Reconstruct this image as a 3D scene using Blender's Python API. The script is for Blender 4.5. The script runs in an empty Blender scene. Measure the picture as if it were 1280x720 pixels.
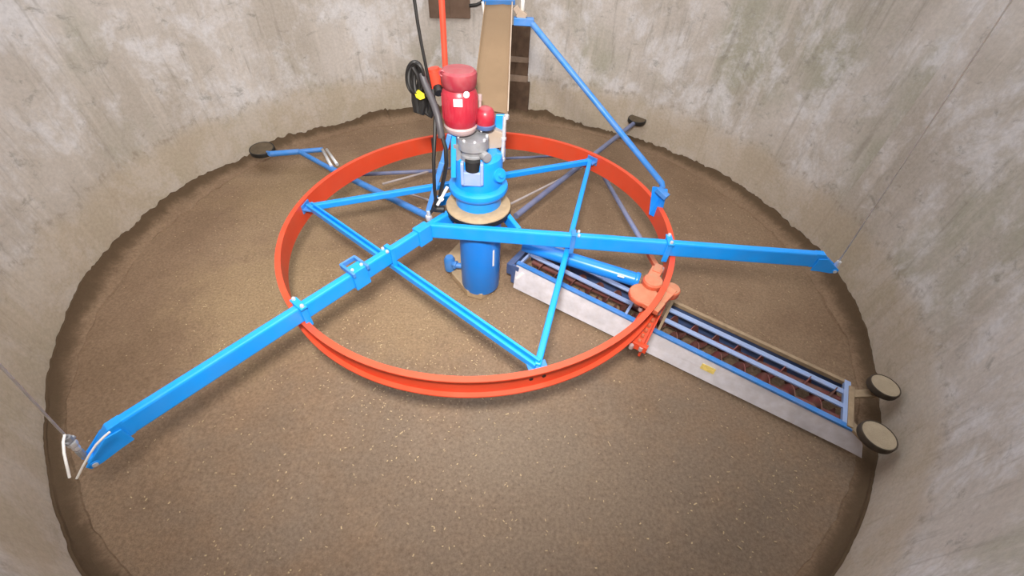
import bpy, bmesh, math, random
from mathutils import Vector, Matrix, noise
random.seed(7)
S = bpy.context.scene
COL = S.collection
V = Vector
PI = math.pi

# ------------------------------------------------------------------ camera
CAM = V((0.1302941056657528, -2.3348398170818516, 2.2470835609552826))
FWD = V((0.03772831228737695, 0.7052873057464444, -0.7079169377863956))
RGT = V((0.9987897964982768, -0.00424708007423253, 0.048999027763556906))
UPV = V((-0.03155181235486997, 0.7089088648505988, 0.7045939997426593))
FPX = 509.30
cd = bpy.data.cameras.new('camera'); cam = bpy.data.objects.new('camera', cd); COL.objects.link(cam)
cd.sensor_width = 36; cd.lens = FPX / 1280 * 36; cd.clip_start = 0.02; cd.clip_end = 100
m = Matrix((RGT, UPV, -FWD)).transposed().to_4x4(); m.translation = CAM
cam.matrix_world = m
S.camera = cam

def ray(x, y): return FWD + RGT * ((x - 640) / FPX) + UPV * ((360 - y) / FPX)
def atz(x, y, z):
    d = ray(x, y); return CAM + d * ((z - CAM.z) / d.z)
def aty(x, y, Y):
    d = ray(x, y); return CAM + d * ((Y - CAM.y) / d.y)

# ------------------------------------------------------------------ silo plan (not quite round)
OX, OY = 0.04395, 0.49955
WC = [2.8716, -0.0225, -0.1309, 0.0286, -0.0243, 0.0044, -0.0057]
def wall_r(a):
    return WC[0] + sum(WC[2*k-1]*math.cos(k*a) + WC[2*k]*math.sin(k*a) for k in (1, 2, 3))
def wall_pt(a, z, inset=0.0):
    r = wall_r(a) - inset
    return V((OX + r*math.cos(a), OY + r*math.sin(a), z))
def onwall(x, y, inset=0.0):
    d = ray(x, y); t = 0.5
    while t < 12:
        P = CAM + d*t
        if math.hypot(P.x-OX, P.y-OY) > wall_r(math.atan2(P.y-OY, P.x-OX)) - inset: break
        t += 0.004
    return P
CR = [(-172.3,.095),(-165.2,.1),(-157,.064),(-150.9,.045),(-144,.02),(-136.6,.02),(-129.7,.035),(-124.5,.072),
      (-110,.07),(-90,.06),(-70,.06),(-54.6,.063),(-49.2,.045),(-40.7,.02),(-32.6,.03),(-24.3,.045),(-18.5,.082),(-11.3,.095),(-5.8,.102),
      (3.4,.081),(12.6,.074),(25,.081),(36,.056),(48.4,.04),(62.2,.02),(80.5,.11),(95,.11),(111,.10),(122,.11),(132,.045),(146.6,.087),(156.7,.045),(168.4,.088),(178,.088)]
def crust_h(a):
    d = math.degrees(a)
    while d < -172.3: d += 360
    while d > 187.7: d -= 360
    pts = CR + [(187.7, .095)]
    for (a0, h0), (a1, h1) in zip(pts, pts[1:]):
        if a0 <= d <= a1:
            t = (d-a0)/(a1-a0); t = t*t*(3-2*t)
            return h0 + (h1-h0)*t
    return .06

# ------------------------------------------------------------------ materials
def mat(name, rgb, rough=.5, metal=0.0, spec=.5, var=.12, scale=6.0, dust=0.0, dust_rgb=(.30,.22,.14), bump=0.0, bscale=60, coat=0.0, updust=0.0):
    M = bpy.data.materials.new(name); M.use_nodes = True
    nt = M.node_tree; N = nt.nodes; L = nt.links; N.clear()
    out = N.new('ShaderNodeOutputMaterial'); b = N.new('ShaderNodeBsdfPrincipled')
    L.new(b.outputs[0], out.inputs[0])
    tc = N.new('ShaderNodeTexCoord')
    no = N.new('ShaderNodeTexNoise'); no.inputs['Scale'].default_value = scale; no.inputs['Detail'].default_value = 5
    L.new(tc.outputs['Object'], no.inputs['Vector'])
    mr = N.new('ShaderNodeMapRange'); mr.inputs[1].default_value = .3; mr.inputs[2].default_value = .7
    mr.inputs[3].default_value = 1-var; mr.inputs[4].default_value = 1+var
    L.new(no.outputs['Fac'], mr.inputs[0])
    mul = N.new('ShaderNodeVectorMath'); mul.operation = 'SCALE'; mul.inputs[0].default_value = rgb
    L.new(mr.outputs[0], mul.inputs['Scale'])
    col = mul.outputs[0]
    b.inputs['Roughness'].default_value = rough; b.inputs['Metallic'].default_value = metal
    b.inputs['Specular IOR Level'].default_value = spec; b.inputs['Coat Weight'].default_value = coat
    if dust > 0 or updust > 0:
        n2 = N.new('ShaderNodeTexNoise'); n2.inputs['Scale'].default_value = scale*2.3; n2.inputs['Detail'].default_value = 8
        L.new(tc.outputs['Object'], n2.inputs['Vector'])
        r2 = N.new('ShaderNodeMapRange'); r2.inputs[1].default_value = .35; r2.inputs[2].default_value = .68
        r2.inputs[3].default_value = 0; r2.inputs[4].default_value = dust*1.6
        L.new(n2.outputs['Fac'], r2.inputs[0]); fac = r2.outputs[0]
        if updust > 0:   # chaff settles on faces that look up
            ge = N.new('ShaderNodeNewGeometry'); sx = N.new('ShaderNodeSeparateXYZ'); L.new(ge.outputs['Normal'], sx.inputs[0])
            r3 = N.new('ShaderNodeMapRange'); r3.inputs[1].default_value = .75; r3.inputs[2].default_value = 1.0
            r3.inputs[3].default_value = 0; r3.inputs[4].default_value = updust
            L.new(sx.outputs['Z'], r3.inputs[0])
            ad = N.new('ShaderNodeMath'); ad.operation = 'ADD'; ad.use_clamp = True
            L.new(fac, ad.inputs[0]); L.new(r3.outputs[0], ad.inputs[1]); fac = ad.outputs[0]
        mx = N.new('ShaderNodeMixRGB'); mx.inputs[2].default_value = (*dust_rgb, 1)
        L.new(fac, mx.inputs[0]); L.new(col, mx.inputs[1]); col = mx.outputs[0]
        rr = N.new('ShaderNodeMapRange'); rr.inputs[3].default_value = rough; rr.inputs[4].default_value = .9
        L.new(fac, rr.inputs[0]); L.new(rr.outputs[0], b.inputs['Roughness'])
        if metal > 0:
            rm = N.new('ShaderNodeMapRange'); rm.inputs[3].default_value = metal; rm.inputs[4].default_value = 0
            L.new(fac, rm.inputs[0]); L.new(rm.outputs[0], b.inputs['Metallic'])
    L.new(col, b.inputs['Base Color'])
    if bump:
        n3 = N.new('ShaderNodeTexNoise'); n3.inputs['Scale'].default_value = bscale; n3.inputs['Detail'].default_value = 6
        L.new(tc.outputs['Object'], n3.inputs['Vector'])
        bp = N.new('ShaderNodeBump'); bp.inputs['Strength'].default_value = bump; bp.inputs['Distance'].default_value = .01
        L.new(n3.outputs['Fac'], bp.inputs['Height']); L.new(bp.outputs[0], b.inputs['Normal'])
    return M

BLUE   = mat('blue_paint', (.005,.29,.86), .32, 0, .5, .06, 5, .03)
BLUE2  = mat('blue_column_paint', (.004,.22,.78), .30, 0, .5, .06, 4, .02)
BLUES  = mat('dusty_blue_paint', (.03,.20,.56), .4, 0, .5, .10, 7, .12, (.30,.28,.34))
BLUEG  = mat('grey_blue_paint', (.13,.16,.29), .45, 0, .5, .12, 7, .2, (.30,.25,.24))
SLATM  = mat('pale_blue_painted_steel', (.27,.38,.64), .38, .1, .5, .1, 7, .15, (.42,.36,.34))
ORANGE = mat('orange_red_paint', (.66,.062,.020), .42, 0, .5, .06, 4, .04)
ORDUST = mat('dusty_orange_paint', (.52,.085,.035), .55, 0, .4, .1, 9, .25, (.40,.20,.115), .2, 120, 0, .55)
POLE   = mat('orange_red_pole_paint', (.72,.058,.028), .45, 0, .5, .06, 4, .03)
RED    = mat('red_motor_paint', (.37,.016,.034), .32, 0, .5, .08, 8, .06, (.45,.2,.2), 0, 60, 0, .35)
REDC   = mat('dusty_red_cap_paint', (.29,.022,.038), .42, 0, .5, .1, 10, .22, (.30,.13,.125), 0, 60, 0, .3)
GREY   = mat('grey_cast_metal', (.30,.31,.33), .35, .3, .5, .2, 14, .1)
PALE   = mat('pale_pinkish_metal', (.48,.36,.36), .4, .2, .5, .1, 10, .1)
CHROME = mat('bright_steel', (.72,.72,.74), .3, .5, .5, .08, 20)
WIRE   = mat('pale_wire_steel', (.88,.85,.80), .45, .1, .5, .1, 20)
GALV   = mat('galvanized_sheet', (.78,.78,.85), .35, .2, .5, .12, 9, .16, (.46,.40,.36))
BLACK  = mat('black_rubber', (.012,.011,.010), .55, 0, .5, .2, 14)
RUBBER = mat('dusty_black_rubber', (.055,.042,.03), .75, 0, .3, .3, 12, .2, (.10,.07,.045))
HOSE   = mat('dark_grey_hose', (.06,.055,.06), .5, 0, .5, .1, 12)
DUSTM  = mat('settled_chaff', (.42,.31,.195), .95, 0, .1, .12, 20, .2, (.34,.25,.15), .4, 150)
DUSTW  = mat('chaff_on_wheel', (.37,.30,.21), .95, 0, .1, .12, 20, .2, (.26,.2,.13), .4, 150)
DUSTD  = mat('dark_chaff_on_wheel', (.12,.09,.06), .95, 0, .1, .2, 20, .2, (.07,.05,.03), .4, 150)
CHUTEM = mat('dusty_tan_chute_sheet', (.20,.132,.075), .75, 0, .3, .10, 3, .25, (.16,.105,.06), .1, 80)
CHUTEE = mat('worn_chute_edge', (.40,.31,.24), .6, .1, .4, .12, 8, .2)
AUGER  = mat('rusty_red_auger', (.18,.048,.046), .55, .1, .4, .3, 10, .4, (.17,.11,.075))
DARKB  = mat('dark_blue_paint', (.05,.10,.25), .5, 0, .5, .1, 8, .1)  # dark blue paint of the dome foot, rear panels and yoke
RAILM  = mat('chaff_covered_rail', (.34,.25,.16), .9, 0, .2, .15, 14, .3, (.25,.18,.11), .3, 120)
WOOD   = mat('dark_brown_hatch_wood', (.085,.052,.034), .8, 0, .2, .3, 6, .3, (.15,.10,.065), .3, 60)
WOODL  = mat('brown_hatch_wood', (.15,.095,.066), .75, 0, .2, .2, 6, .2, (.2,.14,.1), .3, 60)
LINTEL = mat('stained_lintel', (.26,.19,.14), .9, 0, .2, .2, 9, .3, (.2,.14,.1), .3, 60)
WHITE  = mat('white_sticker_and_glint', (.85,.85,.84), .5, 0, .4, .03)
YELLOW = mat('yellow_tag', (.72,.60,.03), .5, 0, .4, .05)
YELSTK = mat('yellow_sticker', (.80,.62,.18), .5, 0, .4, .15, 60)
REDPL  = mat('red_plug_plastic', (.62,.06,.03), .4, 0, .5, .06)

PALER  = mat('pale_dusty_rod', (.36,.31,.30), .5, 0, .4, .1, 20)

# concrete wall (uv: metres along, metres up)
def wall_material():
    M = bpy.data.materials.new('stained_concrete'); M.use_nodes = True
    nt = M.node_tree; N = nt.nodes; L = nt.links; N.clear()
    out = N.new('ShaderNodeOutputMaterial'); b = N.new('ShaderNodeBsdfPrincipled'); L.new(b.outputs[0], out.inputs[0])
    b.inputs['Roughness'].default_value = .85; b.inputs['Specular IOR Level'].default_value = .25
    uv = N.new('ShaderNodeUVMap'); uv.uv_map = 'UVMap'
    sep = N.new('ShaderNodeSeparateXYZ'); L.new(uv.outputs[0], sep.inputs[0])
    def mapped(sx, sy, ox=0, oy=0):
        mp = N.new('ShaderNodeMapping'); mp.inputs['Scale'].default_value = (sx, sy, 1); mp.inputs['Location'].default_value = (ox, oy, 0)
        L.new(uv.outputs[0], mp.inputs[0]); return mp.outputs[0]
    def noise_(vec, sc, det=6, rough=.6, dist=0):
        n = N.new('ShaderNodeTexNoise'); n.inputs['Scale'].default_value = sc; n.inputs['Detail'].default_value = det
        n.inputs['Roughness'].default_value = rough; n.inputs['Distortion'].default_value = dist
        L.new(vec, n.inputs['Vector']); return n.outputs['Fac']
    def rng(v, a, b_, c=0.0, d=1.0):
        r = N.new('ShaderNodeMapRange'); r.inputs[1].default_value = a; r.inputs[2].default_value = b_
        r.inputs[3].default_value = c; r.inputs[4].default_value = d; r.interpolation_type = 'SMOOTHSTEP'
        L.new(v, r.inputs[0]); return r.outputs[0]
    def mth(op, a, b_):
        r = N.new('ShaderNodeMath'); r.operation = op
        for i, s in enumerate((a, b_)):
            if isinstance(s, (int, float)): r.inputs[i].default_value = s
            else: L.new(s, r.inputs[i])
        return r.outputs[0]
    def mix(f, a, b_):
        r = N.new('ShaderNodeMixRGB')
        if isinstance(f, (int, float)): r.inputs[0].default_value = f
        else: L.new(f, r.inputs[0])
        for i, s in ((1, a), (2, b_)):
            if isinstance(s, tuple): r.inputs[i].default_value = (*s, 1)
            else: L.new(s, r.inputs[i])
        return r.outputs[0]
    z = sep.outputs['Y']
    big = noise_(mapped(1, .8), 1.1, 4, .55)
    c = mix(rng(big, .38, .62), (.44,.39,.335), (.55,.50,.455))
    # greenish-olive damp patches
    gr = noise_(mapped(1, .7, 7.3, 2.1), .8, 5, .6)
    c = mix(mth('MULTIPLY', rng(gr, .48, .66), .8), c, (.36,.345,.265))
    # pale lime patches with rough edges
    pw = noise_(mapped(1.2, 1.0, 3.7, 9.2), 1.7, 9, .72, .3)
    c = mix(mth('MULTIPLY', rng(pw, .46, .63), .8), c, (.66,.64,.64))
    # vertical streaks: pale and dark
    st = noise_(mapped(6, .55), 1.6, 6, .6)
    c = mix(mth('MULTIPLY', rng(st, .50, .72), .45), c, (.64,.58,.52))
    st2 = noise_(mapped(9, .9, 4.4, 1.3), 1.5, 7, .65)
    c = mix(mth('MULTIPLY', rng(st2, .53, .70), .5), c, (.27,.24,.20))
    # formwork blotches: short dark dashes
    bl = noise_(mapped(3.0, 4.2, 1.9, 5.0), 2.0, 9, .75, .5)
    c = mix(mth('MULTIPLY', rng(bl, .555, .68), .62), c, (.25,.235,.205))
    # tan residue band near the silage, ragged edge with dark dotted line
    wob = mth('ADD', mth('MULTIPLY', noise_(mapped(1.2, 0), 2.0, 6), .42), z)
    band = rng(wob, .60, .78, 1, 0)
    c = mix(mth('MULTIPLY', band, .6), c, (.45,.365,.26))
    l1 = mth('MULTIPLY', rng(wob, .66, .705), rng(wob, .715, .75, 1, 0))
    dots = rng(noise_(mapped(7, 5, 2, 2), 2.2, 5, .7), .46, .62)
    c = mix(mth('MULTIPLY', mth('MULTIPLY', l1, dots), .42), c, (.22,.18,.135))
    fine = noise_(mapped(1, 1), 38, 6, .7)
    c2 = N.new('ShaderNodeVectorMath'); c2.operation = 'SCALE'; L.new(c, c2.inputs[0]); L.new(rng(fine, .25, .75, .90, 1.10), c2.inputs['Scale'])
    L.new(c2.outputs[0], b.inputs['Base Color'])
    bp = N.new('ShaderNodeBump'); bp.inputs['Strength'].default_value = .35; bp.inputs['Distance'].default_value = .01
    L.new(mth('ADD', mth('MULTIPLY', fine, .4), bl), bp.inputs['Height']); L.new(bp.outputs[0], b.inputs['Normal'])
    return M

def silage_material(name, dark, mid, lite, fleck=.5, patches=()):
    M = bpy.data.materials.new(name); M.use_nodes = True
    nt = M.node_tree; N = nt.nodes; L = nt.links; N.clear()
    out = N.new('ShaderNodeOutputMaterial'); b = N.new('ShaderNodeBsdfPrincipled'); L.new(b.outputs[0], out.inputs[0])
    b.inputs['Roughness'].default_value = .9; b.inputs['Specular IOR Level'].default_value = .15
    tc = N.new('ShaderNodeTexCoord')
    def noi(s, d, r, off=(0,0,0)):
        mp = N.new('ShaderNodeMapping'); mp.inputs['Location'].default_value = off; L.new(tc.outputs['Object'], mp.inputs[0])
        n = N.new('ShaderNodeTexNoise'); n.inputs['Scale'].default_value = s; n.inputs['Detail'].default_value = d; n.inputs['Roughness'].default_value = r
        L.new(mp.outputs[0], n.inputs['Vector']); return n.outputs['Fac']
    a = noi(1.3, 5, .6); f1 = noi(60, 7, .8); f2 = noi(140, 3, .7, (3,1,2))
    def ramp(v, pts):
        r = N.new('ShaderNodeValToRGB'); e = r.color_ramp.elements
        e[0].position, e[0].color = pts[0][0], (*pts[0][1], 1); e[1].position, e[1].color = pts[1][0], (*pts[1][1], 1)
        for p, c in pts[2:]:
            q = e.new(p); q.color = (*c, 1)
        L.new(v, r.inputs[0]); return r.outputs[0]
    base = ramp(a, [(.3, dark), (.7, lite), (.5, mid)])
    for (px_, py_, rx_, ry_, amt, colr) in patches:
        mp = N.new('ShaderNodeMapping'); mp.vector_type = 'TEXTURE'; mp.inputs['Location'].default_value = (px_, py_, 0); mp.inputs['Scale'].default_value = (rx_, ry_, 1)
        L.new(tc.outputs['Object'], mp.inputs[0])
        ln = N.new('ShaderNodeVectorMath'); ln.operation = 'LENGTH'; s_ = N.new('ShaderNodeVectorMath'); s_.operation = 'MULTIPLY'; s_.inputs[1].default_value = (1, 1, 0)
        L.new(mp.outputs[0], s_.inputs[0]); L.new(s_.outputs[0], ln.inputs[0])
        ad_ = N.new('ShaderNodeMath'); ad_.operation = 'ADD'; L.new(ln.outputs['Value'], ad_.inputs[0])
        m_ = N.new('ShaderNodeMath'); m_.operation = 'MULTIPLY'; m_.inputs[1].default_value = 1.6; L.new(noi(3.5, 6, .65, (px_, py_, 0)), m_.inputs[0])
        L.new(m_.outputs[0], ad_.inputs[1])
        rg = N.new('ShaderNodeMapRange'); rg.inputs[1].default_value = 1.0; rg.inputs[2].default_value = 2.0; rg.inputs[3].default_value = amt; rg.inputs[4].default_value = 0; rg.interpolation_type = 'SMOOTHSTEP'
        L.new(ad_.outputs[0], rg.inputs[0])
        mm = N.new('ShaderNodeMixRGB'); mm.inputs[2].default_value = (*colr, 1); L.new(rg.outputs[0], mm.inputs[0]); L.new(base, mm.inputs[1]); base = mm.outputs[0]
    mul = N.new('ShaderNodeMixRGB'); mul.blend_type = 'MULTIPLY'; mul.inputs[0].default_value = .9
    L.new(base, mul.inputs[1]); L.new(ramp(f1, [(.32, (.62,.60,.57)), (.70, (1.40,1.40,1.40))]), mul.inputs[2])
    mx = N.new('ShaderNodeMixRGB'); mx.inputs[2].default_value = (.50,.38,.22, 1)
    r = N.new('ShaderNodeMapRange'); r.inputs[1].default_value = .66; r.inputs[2].default_value = .76; r.inputs[4].default_value = fleck
    L.new(f2, r.inputs[0]); L.new(r.outputs[0], mx.inputs[0]); L.new(mul.outputs[0], mx.inputs[1])
    L.new(mx.outputs[0], b.inputs['Base Color'])
    ad = N.new('ShaderNodeMath'); L.new(f1, ad.inputs[0]); L.new(f2, ad.inputs[1])
    bp = N.new('ShaderNodeBump'); bp.inputs['Strength'].default_value = .5; bp.inputs['Distance'].default_value = .012
    L.new(ad.outputs[0], bp.inputs['Height']); L.new(bp.outputs[0], b.inputs['Normal'])
    return M
SILAGE = silage_material('chopped_silage', (.195,.128,.080), (.23,.153,.098), (.265,.183,.118), .35, [(-1.7,.75,.9,.8,.5,(.33,.235,.135)), (-1.55,-.55,.75,.8,.7,(.33,.235,.135)), (-.45,-.75,.7,.6,.65,(.32,.228,.135)), (.35,-1.9,2.3,.85,.7,(.185,.145,.110)), (.3,-1.75,.6,.3,.22,(.24,.20,.155))])  # golden and greyer silage tones also paint in the lit middle and dimmer foreground
CRUST = silage_material('damp_silage_crust', (.19,.124,.078), (.225,.15,.096), (.26,.178,.115), .3)
def dampen(M):
    nt = M.node_tree; N = nt.nodes; L = nt.links
    b = [n for n in N if n.type == 'BSDF_PRINCIPLED'][0]; src = b.inputs['Base Color'].links[0].from_socket
    at = N.new('ShaderNodeAttribute'); at.attribute_name = 'damp'
    tc = N.new('ShaderNodeTexCoord'); no = N.new('ShaderNodeTexNoise'); no.inputs['Scale'].default_value = 7; no.inputs['Detail'].default_value = 7; no.inputs['Roughness'].default_value = .7
    L.new(tc.outputs['Object'], no.inputs['Vector'])
    ad = N.new('ShaderNodeMath'); ad.operation = 'ADD'; L.new(at.outputs['Fac'], ad.inputs[0]); L.new(no.outputs['Fac'], ad.inputs[1])
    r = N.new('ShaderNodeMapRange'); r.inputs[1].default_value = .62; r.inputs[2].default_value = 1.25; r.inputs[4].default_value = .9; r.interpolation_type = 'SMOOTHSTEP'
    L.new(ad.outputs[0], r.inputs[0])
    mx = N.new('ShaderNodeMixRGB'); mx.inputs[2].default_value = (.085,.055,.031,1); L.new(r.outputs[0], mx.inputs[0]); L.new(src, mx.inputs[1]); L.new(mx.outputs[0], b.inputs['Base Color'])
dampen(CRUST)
STRAW = mat('dry_straw_flecks', (.45,.34,.20), .85, 0, .2, .25, 3)

# ------------------------------------------------------------------ mesh builder
class MB:
    def __init__(self): self.v = []; self.f = []; self.sm = []
    def add(self, vs, fs, smooth=False):
        o = len(self.v); self.v += [V(p) for p in vs]
        self.f += [tuple(i+o for i in q) for q in fs]; self.sm += [smooth]*len(fs)
        return self
    def hexa(self, a, b):      # two quads, same order
        return self.add(list(a)+list(b), [(3,2,1,0),(4,5,6,7),(0,1,5,4),(1,2,6,5),(2,3,7,6),(3,0,4,7)])
    def box(self, c, ex, ey, ez):          # half-extent vectors
        c = V(c); ex = V(ex); ey = V(ey); ez = V(ez)
        q = [-ex-ey, ex-ey, ex+ey, -ex+ey]
        return self.hexa([c+p-ez for p in q], [c+p+ez for p in q])
    def bar(self, a, b, w, h, up=(0,0,1)):   # rectangular bar from a to b (axis), w across, h along up
        a = V(a); b = V(b); d = (b-a); L = d.length; d.normalize()
        s = d.cross(V(up)).normalized(); u = s.cross(d)
        return self.box((a+b)/2, d*L/2, s*w/2, u*h/2)
    def tube(self, a, b, r, n=14, r2=None):
        return self.path([a, b], r, n, r2)
    def path(self, pts, r, n=10, r2=None, closed=False):
        pts = [V(p) for p in pts]; m = len(pts); rings = []
        t0 = (pts[1]-pts[0]).normalized()
        s = t0.cross(V((0,0,1)))
        if s.length < .01: s = V((1,0,0))
        s.normalize(); prev = s; idx = []
        for i, p in enumerate(pts):
            if closed: t = pts[(i+1) % m]-pts[i-1]
            else: t = pts[min(i+1, m-1)]-pts[max(i-1, 0)]
            t.normalize(); prev = (prev - t*prev.dot(t)).normalized(); u = t.cross(prev)
            rr = r if r2 is None else r+(r2-r)*i/(m-1)
            rings.append([p+prev*rr*math.cos(2*PI*k/n)+u*rr*math.sin(2*PI*k/n) for k in range(n)])
        vs = [q for g in rings for q in g]; fs = []
        for i in range(m if closed else m-1):
            a_, b_ = i*n, ((i+1) % m)*n
            for k in range(n): fs.append((a_+k, a_+(k+1) % n, b_+(k+1) % n, b_+k))
        self.add(vs, fs, True)
        if not closed:
            self.add(rings[0], [tuple(range(n))[::-1]]); self.add(rings[-1], [tuple(range(n))])
        return self
    def lathe(self, base, axis, prof, n=40, smooth=True):   # prof: (radius, height) from the bottom up, r=0 closes
        base = V(base); ax = V(axis).normalized()
        s = ax.cross(V((0,1,0)));
        if s.length < .01: s = V((1,0,0))
        s.normalize(); u = ax.cross(s)
        for (r0, h0), (r1, h1) in zip(prof, prof[1:]):   # split at every corner: crisp edges
            vs = []
            for r, h in ((r0, h0), (r1, h1)):
                vs += [base+ax*h+s*r*math.cos(2*PI*k/n)+u*r*math.sin(2*PI*k/n) for k in range(n)]
            self.add(vs, [(k, (k+1) % n, n+(k+1) % n, n+k) for k in range(n)], smooth)
        return self
    def disc(self, c, axis, r, t, n=32):
        return self.lathe(V(c)-V(axis).normalized()*t/2, axis, [(0.0005,0),(r*.93,0),(r,t*.2),(r,t*.8),(r*.93,t),(0.0005,t)], n)
    def prism(self, pts, off):
        pts = [V(p) for p in pts]; off = V(off); n = len(pts)
        self.add(pts+[p+off for p in pts], [tuple(range(n))[::-1], tuple(range(n, 2*n))]+[(i, (i+1) % n, n+(i+1) % n, n+i) for i in range(n)])
        return self

ORG = {}
def tag(o, label=None, cat=None, group=None, kind=None):
    if label: o['label'] = label
    if cat: o['category'] = cat
    if group: o['group'] = group
    if kind: o['kind'] = kind
    return o
def thing(name, loc, label, cat, group=None):
    e = bpy.data.objects.new(name, None); COL.objects.link(e); e.location = loc; e.empty_display_size = .1
    ORG[e] = V(loc); return tag(e, label, cat, group)
def put(name, mb, material, parent=None, bevel=0.0, label=None, kind=None):
    vs = mb.v
    lo = V([min(p[i] for p in vs) for i in range(3)]); hi = V([max(p[i] for p in vs) for i in range(3)])
    c = (lo+hi)/2
    if parent is None: c = V((c.x, c.y, lo.z))
    me = bpy.data.meshes.new(name)
    me.from_pydata([p-c for p in vs], [], mb.f)
    bm = bmesh.new(); bm.from_mesh(me)
    for f, s in zip(bm.faces, mb.sm): f.smooth = s
    bmesh.ops.remove_doubles(bm, verts=bm.verts, dist=1e-5)
    bmesh.ops.recalc_face_normals(bm, faces=bm.faces)
    for e in bm.edges:
        if len(e.link_faces) == 2 and e.calc_face_angle(0) > .6: e.smooth = False
    bm.to_mesh(me); bm.free()
    me.materials.append(material)
    o = bpy.data.objects.new(name, me); COL.objects.link(o)
    ORG[o] = c
    if parent is not None:
        o.parent = parent; o.location = c - ORG[parent]
    else: o.location = c
    if bevel:
        b = o.modifiers.new('bevel', 'BEVEL'); b.width = bevel; b.segments = 2; b.limit_method = 'ANGLE'; b.angle_limit = .7
    return tag(o, label, None, None, kind)

def bolt_mb(p, axis, r=.010, h=.014):
    return MB().lathe(V(p), axis, [(r,0),(r,h*.7),(r*.6,h),(.0004,h)], 6, False)

# ================================================================== setting
NA = 256
wb = MB(); vs = []; fs = []; HT = 5.2; NZ = 26
for j in range(NZ+1):
    for i in range(NA): vs.append(wall_pt(2*PI*i/NA, -.3 + (HT+.3)*j/NZ))
for j in range(NZ):
    for i in range(NA):
        fs.append((j*NA+i, j*NA+(i+1) % NA, (j+1)*NA+(i+1) % NA, (j+1)*NA+i))
# outer skin, 14 cm of concrete
o0 = len(vs)
for j in (0, 1):
    for i in range(NA): vs.append(wall_pt(2*PI*i/NA, -.3 if j == 0 else HT, -.14))
for i in range(NA):
    k = (i+1) % NA
    fs.append((o0+i, o0+NA+i, o0+NA+k, o0+k)); fs.append((NZ*NA+i, NZ*NA+k, o0+NA+k, o0+NA+i)); fs.append((i, o0+i, o0+k, k))
me = bpy.data.meshes.new('wall_round'); me.from_pydata(vs, [], fs)
uvl = me.uv_layers.new(name='UVMap')
for poly in me.polygons:
    for li in poly.loop_indices:
        vi = me.loops[li].vertex_index; p = vs[vi]
        i = vi % NA; u = i
        if max(me.loops[l].vertex_index % NA for l in poly.loop_indices) == NA-1 and i == 0: u = NA
        uvl.data[li].uv = (u/NA*18.0, p.z)
    poly.use_smooth = True
wall = bpy.data.objects.new('wall_round', me); COL.objects.link(wall); me.materials.append(wall_material())
tag(wall, 'round concrete silo wall, pale grey with streaks and stains', None, None, 'structure')

# floor of silage: polar grid, gently lumpy
fm = MB(); NR, NF = 120, 300; vs = []; fs = []
for j in range(NR+1):
    for i in range(NF):
        a = 2*PI*i/NF; r = (wall_r(a)+.03)*(.004+.996*j/NR)
        x, y = OX+r*math.cos(a), OY+r*math.sin(a)
        z = noise.noise(V((x*2.2, y*2.2, 0)))*.014 + noise.noise(V((x*9, y*9, 3)))*.007 + noise.noise(V((x*26, y*26, 5)))*.004
        vs.append(V((x, y, z-.012)))
for j in range(NR):
    for i in range(NF): fs.append((j*NF+i, (j+1)*NF+i, (j+1)*NF+(i+1) % NF, j*NF+(i+1) % NF))
fs.append(tuple(range(NF)))
fm.add(vs, fs, True)
# give it a body below
b0 = len(fm.v); fm.add([V((p.x, p.y, -.28)) for p in vs[NR*NF:]], [tuple(range(NF))[::-1]])
for i in range(NF):
    k = (i+1) % NF; fm.f.append((NR*NF+i, b0+i, b0+k, NR*NF+k)); fm.sm.append(False)
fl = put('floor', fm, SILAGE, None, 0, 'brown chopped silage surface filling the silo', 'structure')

# crust of silage clinging along the foot of the wall
cm = MB(); NC = 720; prof = []
for i in range(NC):
    a = 2*PI*i/NC; h = crust_h(a)
    back = .6+.4*math.sin(a); jag = (noise.noise(V((a*14, 1, 0)))*.034 + noise.noise(V((a*45, 4, 0)))*.030 + noise.noise(V((a*110, 4, 7)))*.016)*back
    h = max(.012, h + jag); wd = .09 + .55*h + .05*noise.noise(V((a*7, 9, 0))) + .03*noise.noise(V((a*20, 9, 0))) + .014*noise.noise(V((a*70, 9, 3)))
    wd *= .45+.55*max(0, min(1, (math.sin(a)+.75)/.9))
    wd = max(.04, wd)
    g = .006*noise.noise(V((a*60, 2, 2)))
    prof.append([wall_pt(a, -.05, .001), wall_pt(a, -.05, wd+.05), wall_pt(a, -.004, wd+.03), wall_pt(a, h*.22+g, wd*.62), wall_pt(a, h*.6+g, wd*.30), wall_pt(a, h, .012), wall_pt(a, h, .001)])
vs = [p for q in prof for p in q]; n = 7; fs = []
for i in range(NC):
    a_, b_ = i*n, ((i+1) % NC)*n
    for k in range(n): fs.append((a_+k, a_+(k+1) % n, b_+(k+1) % n, b_+k))
cm.add(vs, fs, True)
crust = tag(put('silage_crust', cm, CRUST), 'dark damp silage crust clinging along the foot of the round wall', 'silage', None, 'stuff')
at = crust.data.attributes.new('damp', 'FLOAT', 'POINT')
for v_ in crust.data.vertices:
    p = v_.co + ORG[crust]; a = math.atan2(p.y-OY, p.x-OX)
    at.data[v_.index].value = max(0, 1-(wall_r(a)-math.hypot(p.x-OX, p.y-OY))/.13)

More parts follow.
